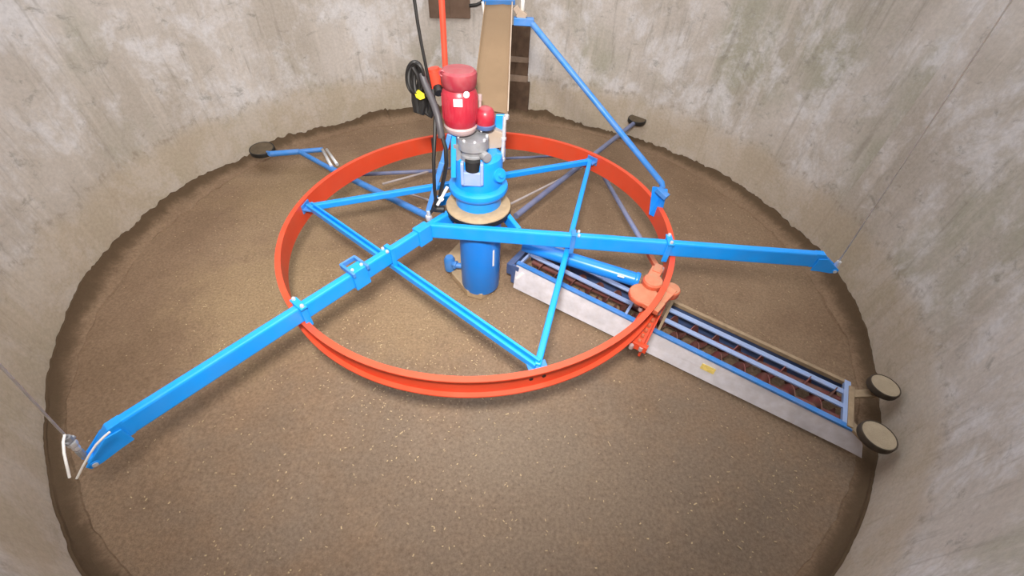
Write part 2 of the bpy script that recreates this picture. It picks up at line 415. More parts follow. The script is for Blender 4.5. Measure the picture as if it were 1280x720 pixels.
# loose straw flecks
sm = MB()
cl = [(-.75,-.55,.30), (-.35,-1.0,.25), (-1.5,-.4,.35), (.1,-.6,.2), (1.7,.3,.6), (-1.3,.6,.6), (1.9,-1.7,.35), (.5,-1.9,.6), (-.9,-1.6,.6)]
k = 0
while k < 2200:
    if random.random() < .62:
        c = random.choice(cl); x = random.gauss(c[0], c[2]); y = random.gauss(c[1], c[2])
    else:
        a = random.uniform(0, 2*PI); r = 2.75*math.sqrt(random.random()); x = OX+r*math.cos(a); y = OY+r*math.sin(a)
    if math.hypot(x-OX, y-OY) > wall_r(math.atan2(y-OY, x-OX))-.16: continue
    z = noise.noise(V((x*2.2, y*2.2, 0)))*.014 + noise.noise(V((x*9, y*9, 3)))*.007 - .006
    th = random.uniform(0, PI); L_ = random.uniform(.002, .006)*(2.2 if random.random() < .04 else 1); w_ = random.uniform(.0012, .0030)
    d = V((math.cos(th), math.sin(th), random.uniform(-.3, .3)))
    s = V((-math.sin(th), math.cos(th), 0))
    sm.box((x, y, z), d*L_, s*w_, V((0,0,.001))); k += 1
tag(put('straw_flecks', sm, STRAW), 'pale dry straw flecks scattered over the brown silage', 'straw', None, 'stuff')

# hatch boards in the far wall, behind the chute
def wall_board(name, x0, x1, y0, y1, material, label, frame=None, planks=3):
    P = [onwall(x0, y1), onwall(x1, y1), onwall(x1, y0), onwall(x0, y0)]
    a0 = math.atan2(P[0].y-OY, P[0].x-OX); a1 = math.atan2(P[1].y-OY, P[1].x-OX)
    zb = max((P[0].z+P[1].z)/2, .03); zt_ = (P[2].z+P[3].z)/2
    mb = MB(); n_ = planks
    for i in range(n_):
        t0 = a0+(a1-a0)*(i+.03)/n_; t1 = a0+(a1-a0)*(i+.97)/n_
        q = lambda z: [wall_pt(t0, z, -.06), wall_pt(t1, z, -.06), wall_pt(t1, z, .035), wall_pt(t0, z, .035)]
        mb.hexa(q(zb), q(zt_))
    q = lambda z: [wall_pt(a0, z, -.07), wall_pt(a1, z, -.07), wall_pt(a1, z, .022), wall_pt(a0, z, .022)]
    mb.hexa(q(zb), q(zt_))
    return put(name, mb, material, None, .003, label, 'structure')
wall_board('door_1', 610, 661, 31, 69, WOOD, 'topmost dark wooden hatch board beside the tan chute')
wall_board('door_2', 610, 660, 76, 92, WOOD, 'narrow middle wooden hatch board beside the tan chute')
wall_board('door_3', 610, 660, 100, 139, WOOD, 'lowest wooden hatch board, down at the silage')
wall_board('trim_1', 608, 661, 69, 76, LINTEL, 'upper pale lintel between the hatch boards', planks=1)
wall_board('trim_2', 608, 660, 92, 100, LINTEL, 'lower pale lintel between the hatch boards', planks=1)
d4 = wall_board('door_4', 537, 588, -42, 22, WOODL, 'brown hatch board high on the far wall behind the orange pole', planks=2)
P = onwall(587, 7, .05); Q = onwall(604, 2, .05)
put('latch', MB().path([P, (P+Q)/2+V((0,-.02,-.01)), Q], .018, 10).disc(Q, (0,1,0), .03, .05), BLACK, d4, 0, 'black latch')

# ================================================================== the hung machine
def tz(x, y): return .0322*x + .01176*y       # it hangs a little out of level
def T(x, y, z): return V((x, y, z + tz(x, y)))
UN = thing('silo_unloader', (0, 0, 0), 'blue three-armed silo unloader frame with orange ring and red motor, hung over the silage', 'silo unloader')

# -- orange ring: channel open to the outside
rm = MB(); n = 180
H0, H1 = .4527, .5963
prof = [(1.272,H0),(1.305,H0),(1.305,H0+.009),(1.281,H0+.012),(1.281,H1-.012),(1.305,H1-.009),(1.305,H1),(1.272,H1)]
for (r0, z0), (r1, z1) in zip(prof, prof[1:]+prof[:1]):
    vs = []
    for r, z in ((r0, z0), (r1, z1)):
        vs += [T(r*math.cos(2*PI*k/n), r*math.sin(2*PI*k/n), z) for k in range(n)]
    rm.add(vs, [(k, (k+1) % n, n+(k+1) % n, n+k) for k in range(n)], True)
ring = put('track_ring', rm, ORANGE, UN, 0, 'orange-red steel track ring')
def ringpt(px, py):                # azimuth on the ring seen at a pixel
    P = atz(px, py, .53); return math.atan2(P.y, P.x)
a = ringpt(541, 179)
def rp(a, r, z): return T(r*math.cos(a), r*math.sin(a), z)
dj = .012
put('joint_plate', MB().hexa([rp(a-dj,1.262,H0+.01), rp(a+dj,1.262,H0+.01), rp(a+dj,1.274,H0+.01), rp(a-dj,1.274,H0+.01)],
    [rp(a-dj,1.262,H1-.01), rp(a+dj,1.262,H1-.01), rp(a+dj,1.274,H1-.01), rp(a-dj,1.274,H1-.01)]), HOSE, ring, 0, 'dark joint plate')
for px, py in ((665, 475), (681, 471)):
    P = atz(px, py, .53); a = math.atan2(P.y, P.x)
    q = rp(a, 1.279, .525)
    put('bolt_hole', MB().disc(q, (math.cos(a), math.sin(a), 0), .011, .008, 12), BLACK, ring)

# -- three arms, pinwheel around the column
BW, BH = .044, .102
ZB = .598                          # underside
def P2(px, py, z): p = atz(px, py, z); return V((p.x, p.y))
# right arm: from its visible near lower edge
rA, rB = P2(537.7, 297.7, .585), P2(1015, 334, .661)
lA, lB = P2(521, 310, .582), P2(164, 545, .5365)
def arm(a, b, inner_ext, name='support_arm'):
    d = (b-a).normalized(); s = V((-d.y, d.x))
    if s.dot(V((CAM.x, CAM.y))-a) > 0: s = -s
    ca, cb = a + s*BW/2 - d*inner_ext, b + s*BW/2
    A = T(ca.x, ca.y, ZB+BH/2); B = T(cb.x, cb.y, ZB+BH/2)
    A.z += 0; return A, B, d, s
RA, RB, rd, rs = arm(rA, rB, -.0)
LA, LB, ld, ls = arm(lA, lB, .62)
# third arm goes away from the viewer, behind the motor
d3 = V((math.cos(math.radians(101)), math.sin(math.radians(101))))
c3 = V((.345, -.20)); 
# pass the column on its right side
c3 = V((.30, -.20)); e3 = V((.05, .40)); dd = (e3-c3).normalized()
TA = T(c3.x, c3.y, ZB+BH/2); 
e4 = V((-.40, 2.12)); 
def beam(A, B):
    return MB().bar(A, B, BW, BH)
armR = put('support_arm', beam(RA, RB), BLUE, UN, .010, 'arm reaching to the right wall')
armL = put('support_arm', beam(LA, LB), BLUE, UN, .010, 'arm reaching down to the left')
T3a, T3b = T(.03, .21, ZB+BH/2), T(-.33, 2.05, ZB+BH/2)
armB = put('support_arm', beam(T3a, T3b), BLUE, UN, .007, 'arm reaching to the far wall behind the motor')
brg = put('frame_link', MB().bar(T(.262, -.238, ZB+BH/2-.01), T(.03, .24, ZB+BH/2-.01), BW*.75, BH*.8), BLUE, UN, .006)
# carrying cross-bars to the column
put('frame_link', MB().bar(T(-.30, .10, ZB+BH/2-.005), T(-.02, .25, ZB+BH/2-.005), BW*.8, BH*.7), BLUE, UN, .005)

def sleeve(P, d, L, grow=.012, mb=None):
    d = V((d.x, d.y, tz(d.x, d.y))).normalized()
    return (mb or MB()).bar(P-d*L/2, P+d*L/2, BW+grow*2, BH+grow*2)
def along(A, B, t): return A+(B-A)*t
def nearest_t(A, B, px, py):
    best = (1e9, 0)
    for k in range(401):
        q = along(A, B, k/400); w = q-CAM; zc = w.dot(FWD)
        X, Y = 640+FPX*w.dot(RGT)/zc, 360-FPX*w.dot(UPV)/zc
        e = (X-px)**2+(Y-py)**2
        if e < best[0]: best = (e, k/400)
    return best[1]
d_l3 = (LB-LA).normalized(); d_r3 = (RB-RA).normalized()
sl = V((-d_l3.y, d_l3.x, 0)).normalized(); sr = V((-d_r3.y, d_r3.x, 0)).normalized()
# elbow sleeve
q = along(LA, LB, nearest_t(LA, LB, 528, 292)); put('elbow_sleeve', sleeve(q, ld, .10, .010), BLUE, armL, .004)
# adjusting saddle half way
t = nearest_t(LA, LB, 448, 345); q = along(LA, LB, t)
sd = put('saddle', sleeve(q, ld, .095, .014), BLUE, armL, .004)
c = q + V((0,0,BH/2+.006)) - sl*.055
mb = MB().bar(q-sl*.075+d_l3*.045+V((0,0,BH/2+.008)), q+sl*.05+d_l3*.045+V((0,0,BH/2+.008)), .016, .03)
mb.bar(q-sl*.075-d_l3*.045+V((0,0,BH/2+.008)), q+sl*.05-d_l3*.045+V((0,0,BH/2+.008)), .016, .03)
mb.bar(q-sl*.075-d_l3*.05+V((0,0,BH/2+.008)), q-sl*.075+d_l3*.05+V((0,0,BH/2+.008)), .012, .03)
put('saddle_lug', mb, BLUES, armL, .003)
for s_ in (-1, 1):
    put('bolt', bolt_mb(q+d_l3*.03*s_+V((0,0,BH/2+.012))+sl*.01, (0,0,1)), CHROME, armL)
# clamps over the ring
def clamp(A, B, px, py, d, owner, s):
    q = along(A, B, nearest_t(A, B, px, py)); u = V((0,0,1))
    mb = MB()
    for e in (-1, 1):
        mb.bar(q+s*e*(BW/2+.012)+u*(BH/2+.012)-d*.0, q+s*e*(BW/2+.012)-u*(BH/2+.034), .034, .010, s)
    mb.bar(q-s*(BW/2+.03)+u*(BH/2+.008), q+s*(BW/2+.03)+u*(BH/2+.008), .036, .012)
    o = put('ring_clamp', mb, BLUE, owner, .003)
    for e in (-1, 1):
        put('bolt', bolt_mb(q+s*e*(BW/2+.016)+u*(BH/2+.012), u, .011, .018), CHROME, owner)
    # lug under the arm on the inner side of the ring
    return q
qR = clamp(RA, RB, 833, 312, d_r3, armR, sr)
qL = clamp(LA, LB, 381, 394, d_l3, armL, sl)
# pointed end fittings
def end_fit(A, B, d, s, owner):
    u = V((0,0,1)); mb = MB()
    # slanted nose closing the tube
    pts = [B-d*.02+u*BH/2, B+d*.030+u*BH/2*.97, B+d*.095-u*.012, B+d*.125-u*BH/2, B-d*.02-u*BH/2]
    mb.prism([p-s*BW*.49 for p in pts], s*BW*.98)
    for e in (-1, 1):
        b = B + s*e*(BW/2+.004)
        pts = [b+d*.0+u*.02, b+d*.055+u*.025, b+d*.115-u*.02, b+d*.160-u*.052, b+d*.155-u*(BH/2+.025), b+d*.12-u*(BH/2+.030), b+d*.05-u*(BH/2+.022), b+d*.0-u*(BH/2+.020)]
        mb.prism([p-s*.004 for p in pts], s*.008)
    mb.tube(B+d*.135-u*.060-s*.034, B+d*.135-u*.060+s*.034, .016, 14)
    put('end_bracket', mb, BLUE, owner, .003)
    put('cable_pin', MB().tube(B+d*.135-u*.060-s*.038, B+d*.135-u*.060+s*.038, .010, 12), CHROME, owner)
    return B+d*.145-u*.05
tipR = end_fit(RA, RB, d_r3, sr, armR)
tipL = end_fit(LA, LB, d_l3, sl, armL)

# -- braces: three channel struts making a triangle inside the ring
ZS = .55
def strut_pt(px, py): p = atz(px, py, ZS+.03); return T(p.x, p.y, ZS)
KA, KB, KC = atz(390, 248, .59), atz(741, 200, .59), atz(673, 460, .555)
def onring(K, rr=1.235):
    a = math.atan2(K.y, K.x); return T(rr*math.cos(a), rr*math.sin(a), ZS)
KA, KB, KC = onring(KA), onring(KB), onring(KC)
def strut(A, B, twin=False, w=.05):
    d = (B-A).normalized(); s = V((-d.y, d.x, 0)).normalized(); u = V((0,0,1))
    mb = MB()
    mb.bar(A, B, w, .010)                          # web
    for e in (-1, 1):
        mb.bar(A+s*e*w*.36+u*.018, B+s*e*w*.36+u*.018, w*.30, .034)
    return mb
s1 = put('brace_strut', strut(KA, KC), BLUE, UN, .003)
s2 = put('brace_strut', MB().bar(KA, KB, .042, .045), BLUE, UN, .008)
s3 = put('brace_strut', MB().bar(KB, KC, .036, .042), BLUE, UN, .008)
for K in (KA, KB, KC):
    a = math.atan2(K.y, K.x); o_ = V((math.cos(a), math.sin(a), 0)); tt = V((-math.sin(a), math.cos(a), 0)); u = V((0,0,1))
    mb = MB().box(K+o_*.006+u*.0, o_*.035, tt*.05, u*.006).box(K+o_*.033+u*.0, o_*.004, tt*.05, u*.032)
    put('gusset_plate', mb, BLUES, UN, .002)
# clips where struts cross under the arms
def clip(px, py, A, B, d, s, owner, sd_):
    q = along(A, B, nearest_t(A, B, px, py)); u = V((0,0,1)); mb = MB()
    w = .028
    for e in (-1, 1):
        mb.bar(q+s*e*(BW/2+.006)+u*(BH/2+.008)+d*.0, q+s*e*(BW/2+.006)-u*(BH/2+.03), w, .010, s)
    mb.bar(q-s*(BW/2+.011)+u*(BH/2+.006), q+s*(BW/2+.011)+u*(BH/2+.006), w, .010)
    put('strut_clip', mb, BLUES if owner is armR else BLUE, owner, .002)
    for e in (-1, 1):
        put('bolt', bolt_mb(q+s*e*.02+d*.03+u*(BH/2), u, .010, .016), CHROME, owner)
clip(716, 302, RA, RB, d_r3, sr, armR, None)
clip(489, 320, LA, LB, d_l3, sl, armL, None)

# -- column
X0 = .005
colm = put('column', MB().lathe((X0,-.075,.03), (0,0,1), [(.0005,0),(.138,0),(.143,.01),(.143,.55),(.143,.62),(.0005,.62)], 56), BLUE2, UN, 0, 'glossy blue vertical column')
put('white_strip', MB().hexa([V((X0+.144*math.cos(t_), -.075+.144*math.sin(t_), z_)) for t_, z_ in ((-.88,.30),(-.78,.30),(-.78,.445),(-.88,.445))],
    [V((X0+.141*math.cos(t_), -.075+.141*math.sin(t_), z_)) for t_, z_ in ((-.88,.30),(-.78,.30),(-.78,.445),(-.88,.445))]), WHITE, colm, 0, 'white strip painted as a highlight')  # white strip painting a highlight onto the glossy column
# base plate on the silage, chaff covered, with a small blue fitting
pp = [atz(574, 303, .045), atz(556, 322, .045), atz(565, 342, .045), atz(584, 364, .045), V((.02,-.225,.045)), V((.155,-.08,.045)), V((.10,.10,.045)), V((-.06,.14,.045))]
for p in pp: p.z = -.01
put('base_plate', MB().prism(pp, (0,0,.06)), DUSTM, UN, .006, 'tan chaff-covered base plate')
g = atz(562, 326, .13)
fit = put('base_fitting', MB().lathe((g.x,g.y,.045), (0,0,1), [(.0005,0),(.04,0),(.043,.03),(.043,.10),(.03,.125),(.0005,.125)], 24), BLUES, UN, 0)
put('fitting_elbow', MB().path([g+V((.02,-.02,-.01)), g+V((.06,-.05,.0)), g+V((.11,-.045,-.01))], .022, 12).disc(g+V((.05,-.045,0)), (1,-.4,0), .034, .02, 6), BLUES, UN)
# chaff-topped shelf disc
dk = put('shelf_disc', MB().lathe((X0-.012,-.026,.664), (0,0,1), [(.0005,0),(.210,0),(.217,.008),(.217,.038),(.212,.044),(.0005,.042)], 64), BLACK, UN, 0, 'black disc rim')
dm = MB(); N1 = 64; rr = [0.0005,.06,.12,.16,.20,.213,.215]; vs = []; 
for j, r in enumerate(rr):
    for k in range(N1):
        a = 2*PI*k/N1; z = .708 + (.010 if j < 5 else (.004 if j == 5 else -.004)) + .004*noise.noise(V((r*30*math.cos(a), r*30*math.sin(a), 1)))
        vs.append(V((X0-.012+r*math.cos(a), -.026+r*math.sin(a), z)))
dm.add(vs, [(j*N1+k, j*N1+(k+1) % N1, (j+1)*N1+(k+1) % N1, (j+1)*N1+k) for j in range(len(rr)-1) for k in range(N1)], True)
put('chaff_layer', dm, DUSTM, dk, 0, 'tan chaff settled on the disc')
# drum with flange collar
XD = -.008
drum = put('drum', MB().lathe((XD,0,.69), (0,0,1), [(.0005,0),(.150,0),(.150,.10),(.152,.11),(.152,.335),(.146,.362),(.115,.385),(.0005,.385)], 56), BLUE, UN, 0, 'bright blue drive drum')
put('collar', MB().lathe((XD,0,.815), (0,0,1), [(.150,-.02),(.168,-.018),(.186,0),(.192,.018),(.188,.038),(.172,.050),(.151,.053)], 56), BLUE, drum)
put('side_boss', MB().disc((XD+.125,-.085,.965), (.55,-.6,.3), .045, .05, 24).disc((XD+.137,-.100,.972), (.55,-.6,.3), .018, .045, 12), BLUE, drum)
# window with a pale bracket and dark shaft stub
wz = .99
put('shaft_seat', MB().box((XD-.03,-.142,wz-.02), (.062,0,0), (0,.022,0), (0,0,.045)).box((XD-.085,-.15,wz+.015), (.010,0,0), (0,.022,0), (0,0,.07)).box((XD+.03,-.15,wz+.015), (.010,0,0), (0,.022,0), (0,0,.07)), SLATM, drum, .006)
put('shaft_stub', MB().lathe((XD-.025,-.13,1.02), (0,0,1), [(.0005,0),(.045,0),(.045,.06),(.0005,.06)], 28), BLACK, drum)
# gearbox
GX = -.035
gb = put('gearbox', MB().lathe((GX,-.05,1.035), (0,0,1), [(.0005,0),(.070,0),(.082,.012),(.082,.055),(.074,.062),(.074,.085),(.092,.09),(.092,.15),(.0005,.15)], 40).tube((GX+.06,-.1,1.10),(GX+.09,-.14,1.10),.028,20).box((GX-.09,-.02,1.10),(.02,0,0),(0,.07,0),(0,0,.05)), GREY, UN, 0, 'grey cast gearbox')
for k in range(8):
    a = 2*PI*k/8+.2
    put('bolt', bolt_mb((GX+.083*math.cos(a), -.05+.083*math.sin(a), 1.185), (0,0,1), .009, .01), CHROME, gb)
# motor
MX, MY = -.105, -.02
A0 = aty(576.5,160, MY); A1 = aty(572.5,86, MY); MX = (A0.x+A1.x)/2
z0 = A0.z-.015; Hm = A1.z+.005-z0
mot = put('motor', MB().lathe((MX,MY,z0), (0,0,1), [(.0005,.03),(.084,.03),(.088,.045),(.095,.06),(.098,.09),(.098,Hm-.130),(.093,Hm-.112),(.084,Hm-.098),(.0005,Hm-.098)], 56), RED, UN, 0, 'red electric motor')
put('motor_flange', MB().lathe((MX,MY,z0), (0,0,1), [(.0005,0),(.078,0),(.084,.006),(.093,.02),(.095,.034),(.086,.045),(.0005,.045)], 48), PALE, mot, 0, 'pale metal motor flange')
put('fan_cover', MB().lathe((MX,MY,z0+Hm-.10), (0,0,1), [(.080,0),(.084,.004),(.094,.022),(.098,.068),(.095,.084),(.083,.094),(.0005,.098)], 56), REDC, mot, 0, 'dusty red fan cover')
fb = MB()
for k in range(28):       # low cooling ribs
    a = 2*PI*k/28
    o_ = V((math.cos(a), math.sin(a), 0)); tt = V((-math.sin(a), math.cos(a), 0))
    fb.box(V((MX,MY,z0+.075+(Hm-.2)/2))+o_*.0972, o_*.0022, tt*.003, V((0,0,(Hm-.21)/2)))
put('cooling_ribs', fb, RED, mot)
mz = .5
def on_motor(px, py, w, h, name, round_=False):
    d = ray(px, py); t = .5
    while t < 6:
        P = CAM+d*t
        if math.hypot(P.x-MX, P.y-MY) < .1005: break
        t += .002
    a = math.atan2(P.y-MY, P.x-MX); o_ = V((math.cos(a), math.sin(a), 0)); tt = V((-math.sin(a), math.cos(a), 0)); u = V((0,0,1))
    if round_: put(name, MB().disc(P, o_, w, .006, 24), WHITE, mot, 0, 'round white sticker')
    else: put(name, MB().box(P, tt*w, o_*.003, u*h), WHITE, mot, .001, 'white rating plate')
on_motor(572.5, 129, .024, .019, 'rating_plate')
on_motor(583, 118.5, .017, 0, 'sticker', True)
put('highlight_ring', MB().path([V((MX-.080+.013*math.cos(2*PI*k/12), MY-.05, z0+Hm-.015+.013*math.sin(2*PI*k/12))) for k in range(12)], .005, 8, closed=True), REDC, mot)  # small red ring standing in for a highlight on the cover edge
# red dome with blue foot, blue plate, pale spring rods
dmz = aty(606.5, 153, 0.02)
dome = put('slip_ring_cover', MB().lathe((dmz.x, .02, dmz.z-.005), (0,0,1), [(.0005,.0),(.054,.0),(.057,.015),(.057,.045),(.053,.066),(.043,.083),(.026,.093),(.0005,.097)], 40), RED, UN, 0, 'small red dome')
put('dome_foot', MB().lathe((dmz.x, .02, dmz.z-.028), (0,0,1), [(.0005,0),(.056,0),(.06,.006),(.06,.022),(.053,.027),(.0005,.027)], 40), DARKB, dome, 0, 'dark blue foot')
put('cable_gland', MB().disc((dmz.x-.03, .03, dmz.z+.135), (0,0,1), .012, .03, 14).disc((dmz.x-.03, .03, dmz.z+.10), (0,0,1), .008, .06, 14), PALE, dome, 0, 'pale cable gland')
a0, a1, a2, a3 = aty(617,168,.09), aty(632,168,.09), aty(632,144,.09), aty(620,144,.09)
bp_ = put('mounting_plate', MB().prism([a0, a1, a2, a3], (0,.02,0)), BLUE, UN, .003, 'blue mounting plate')
put('mounting_bracket', MB().prism([V((GX+.03,.02,1.06)), V((a1.x,.05,1.08)), V((a1.x,.05,1.16)), V((dmz.x,.03,dmz.z-.03)), V((GX+.02,.02,1.17))], (0,.06,0)), CHUTEE, UN, .004)
r0_, r1_ = aty(628,199,.03), aty(631,146,.06)
put('spring_rod', MB().tube(r0_, r1_, .011, 14).disc(r0_,(0,0,1),.017,.02,6).disc(r1_+V((.01,0,0)),(0,0,1),.015,.025,6).disc(along(r0_,r1_,.5),(0,0,1),.017,.018,6), CHROME, UN, 0, 'bright steel spring rod')
put('support_post', MB().bar(V((a1.x-.012,.09,.985)), V((a1.x-.012,.09,1.175)), .028, .028, (0,1,0)), SLATM, UN, .003)
# torque links on the left
b0_, b1_ = aty(567,170,-.06), aty(568,214,-.10)
put('torque_link', MB().bar(aty(567,166,-.06), aty(567,222,-.13), .030, .014, (0,-1,0)), BLUE, UN, .003)
put('torque_link', MB().bar(aty(562,168,-.10), aty(552,206,-.11), .026, .014, (0,-1,0)).bar(aty(552.5,203,-.11), aty(535,264,-.13), .030, .016, (0,-1,0)), BLUES, UN, .003)
c0 = aty(549, 262, -.12)
put('clevis', MB().disc(c0+V((-.0,0,.005)),(1,0,0),.022,.07,18).bar(c0+V((-.07,.0,-.03)), c0+V((-.02,0,.03)), .05,.02), BLACK, UN, .003, 'black clevis joint')
put('clevis_pin', MB().tube(aty(559,234,-.13), aty(547,256,-.13), .010, 12).disc(aty(551,248,-.13),(.5,0,-.8),.016,.03,6), WIRE, UN, 0, 'pale steel link pin')
put('elbow_bolt', MB().disc(aty(536,272,-.14),(0,0,1),.022,.03,6).disc(aty(536,268,-.14),(0,0,1),.013,.05,12), CHROME, UN)

# ================================================================== sweep auger
AX = V((.84, -.543, 0)).normalized(); AN = V((.543, .84, 0)).normalized(); UZ = V((0,0,1))
def zf(s): return .265 - .040*s
def SP(s, n_, z): return AX*s + AN*n_ + UZ*z
SA = thing('sweep_auger', SP(1.4, .2, 0), 'long galvanized sweep auger with pale blue slats lying on the silage right of the column', 'auger')
S0, S1 = .275, 2.60
# front sheet, leaning back
mb = MB()
def sheet(s0, s1):
    q = lambda s, e: [SP(s, .050+e, .018), SP(s, .078+e, zf(s)-.01)]
    a_, b_ = q(s0, 0), q(s0, .006); c_, d_ = q(s1, 0), q(s1, .006)
    mb.hexa([a_[0], a_[1], b_[1], b_[0]], [c_[0], c_[1], d_[1], d_[0]])
sheet(S0, 2.55)
mb.hexa([SP(2.55,.05,.018), SP(2.55,.078,zf(2.55)-.01), SP(2.55,.084,zf(2.55)-.01), SP(2.55,.056,.018)],
        [SP(2.64,.05,.012), SP(2.60,.066,zf(2.6)*.55), SP(2.60,.072,zf(2.6)*.55), SP(2.64,.056,.012)])
fp = put('front_plate', mb, GALV, SA, 0, 'smooth galvanized front plate')
def plate_mark(px, py, hs, hz, m_, name, tilt=0, label=None):
    # point on the sheet seen at the pixel
    best = None; s = S0
    while s < 2.55:
        for k in range(1, 10):
            t = k/10; q = SP(s, .050+.028*t-.002, .018+(zf(s)-.028)*t); w = q-CAM; zc = w.dot(FWD)
            e = (640+FPX*w.dot(RGT)/zc-px)**2+(360-FPX*w.dot(UPV)/zc-py)**2
            if best is None or e < best[0]: best = (e, q)
        s += .01
    q = best[1]; up = (AN*.028+UZ*(.2)).normalized(); ex = (AX*math.cos(tilt)+up*math.sin(tilt)); ey = (up*math.cos(tilt)-AX*math.sin(tilt))
    put(name, MB().box(q, ex*hs, ey*hz, AX.cross(up)*.002), m_, fp, 0, label)
plate_mark(886, 461, .042, .022, YELSTK, 'sticker', 0, 'pale yellow sticker')
plate_mark(650, 345, .045, .010, WHITE, 'white_strip', 1.0, 'white strip painted as a highlight')
# blue lip along the top
put('top_lip', MB().hexa([SP(S0,.070,zf(S0)-.014), SP(S0,.106,zf(S0)-.014), SP(S0,.106,zf(S0)+.004), SP(S0,.070,zf(S0)+.004)],
    [SP(2.53,.070,zf(2.53)-.014), SP(2.53,.106,zf(2.53)-.014), SP(2.53,.106,zf(2.53)+.004), SP(2.53,.070,zf(2.53)+.004)]), BLUES, SA, .003, 'blue top lip')
def slat(s0, s1, n0, n1, m_, name, th=.012, dz=0.0):
    q = lambda s: [SP(s,n0,zf(s)-th+dz), SP(s,n1,zf(s)-th+dz), SP(s,n1,zf(s)+dz), SP(s,n0,zf(s)+dz)]
    put(name, MB().hexa(q(s0), q(s1)), m_, SA, .002)
SEC = ((.30, 1.13), (1.36, 2.47))
for i, (a_, b_) in enumerate(SEC):
    slat(a_, b_, .205, .240, SLATM, 'slat'); slat(a_, b_, .315, .352, SLATM, 'slat')
    slat(a_, b_, .408, .434, RAILM if i else SLATM, 'rear_rail', .03, .004)
    for s_, m_ in ((a_, SLATM), (b_, SLATM)) if i == 0 else ((a_, RAILM), (b_, SLATM)):
        w_ = .018 if s_ < 2 else .035
        q = lambda n_, : [SP(s_-w_/2,n_,zf(s_)-.018), SP(s_+w_/2,n_,zf(s_)-.018), SP(s_+w_/2,n_,zf(s_)+.006), SP(s_-w_/2,n_,zf(s_)+.006)]
        put('end_frame', MB().hexa(q(.10), q(.43)), m_, SA, .002)
    # rear panel below the rail
    q = lambda s: [SP(s,.424,.03), SP(s,.430,.03), SP(s,.430,zf(s)-.02), SP(s,.424,zf(s)-.02)]
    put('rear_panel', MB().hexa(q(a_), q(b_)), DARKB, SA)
# two screws under the slats
def screw(n_, r, hand):
    mb = MB(); zc = lambda s: max(r+.012, .11)
    mb.tube(SP(S0+.02,n_,zc(S0)), SP(2.46,n_,zc(2.46)), r*.34, 18)
    turns = 15; N_ = turns*20; vs = []; fs = []
    for k in range(N_+1):
        s = S0+.03+(2.44-S0-.03)*k/N_; a = hand*2*PI*k/20; z = zc(s)
        dir_ = AN*math.cos(a)+UZ*math.sin(a)
        for rad, off in ((r*.3,-.004),(r,-.003),(r,.003),(r*.3,.004)): vs.append(SP(s,n_,z)+dir_*rad+AX*off)
    for k in range(N_):
        for j in range(4): fs.append((k*4+j, k*4+(j+1) % 4, (k+1)*4+(j+1) % 4, (k+1)*4+j))
    mb.add(vs, fs, True)
    put('auger_screw', mb, AUGER, SA)
screw(.155, .072, 1); screw(.305, .070, -1)
put('center_bearing', MB().bar(SP(1.245,.09,.12), SP(1.245,.40,.12), .10, .16), AUGER, SA, .006)
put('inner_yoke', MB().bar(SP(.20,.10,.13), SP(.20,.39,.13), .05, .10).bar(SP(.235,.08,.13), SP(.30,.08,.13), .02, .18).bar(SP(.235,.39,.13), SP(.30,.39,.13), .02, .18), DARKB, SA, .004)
# drive tube from the column out to the ring drive
tb0, tb1 = atz(655, 306, .40), atz(796, 350, .40)
dt = put('drive_tube', MB().tube(tb0, tb1, .048, 26).disc(tb1, tb1-tb0, .054, .03, 26), BLUE2, SA, 0, 'blue drive tube')
tp = atz(776,346,.445)
put('white_strip', MB().box(tp+V((0,0,.002)), (tb1-tb0).normalized()*.022, V((.02,.03,0)).normalized()*.006, UZ*.002), WHITE, dt, 0, 'small white label')
# ring drive: dusty orange bracket with rollers on both sides of the ring
ang = math.atan2(-.62, 1.135)
def RD(r, t_, z):      # local polar coordinates at the drive
    a = ang + t_/1.3; return T(r*math.cos(a), r*math.sin(a), z)
arr = V((math.cos(ang), math.sin(ang), 0)); att = V((-math.sin(ang), math.cos(ang), 0))
pin = atz(816, 352, .62); pin2 = atz(839, 361, .60); plate = atz(804, 369, .585); fork = atz(822, 336, .60)
mb = MB()
mb.disc(plate, UZ, .085, .035, 36)
mb.bar(plate+V((.03,.05,0)), fork, .07, .03)
mb.bar(fork-att*.05, fork+att*.03, .05, .034)
mb.bar(plate-arr*.05-att*.02, plate+arr*.12-att*.06, .09, .03)
mb.bar(atz(812,388,.56), pin2, .075, .03)
rb = put('drive_bracket', mb, ORDUST, SA, .004, 'dusty orange drive bracket')
put('roller', MB().lathe(pin-UZ*.05, UZ, [(.0005,0),(.052,0),(.06,.012),(.06,.055),(.052,.066),(.0005,.068)], 32), ORDUST, rb)
put('roller', MB().lathe(pin2-UZ*.05, UZ, [(.0005,0),(.046,0),(.054,.012),(.054,.05),(.048,.058),(.0005,.06)], 32), ORDUST, rb)
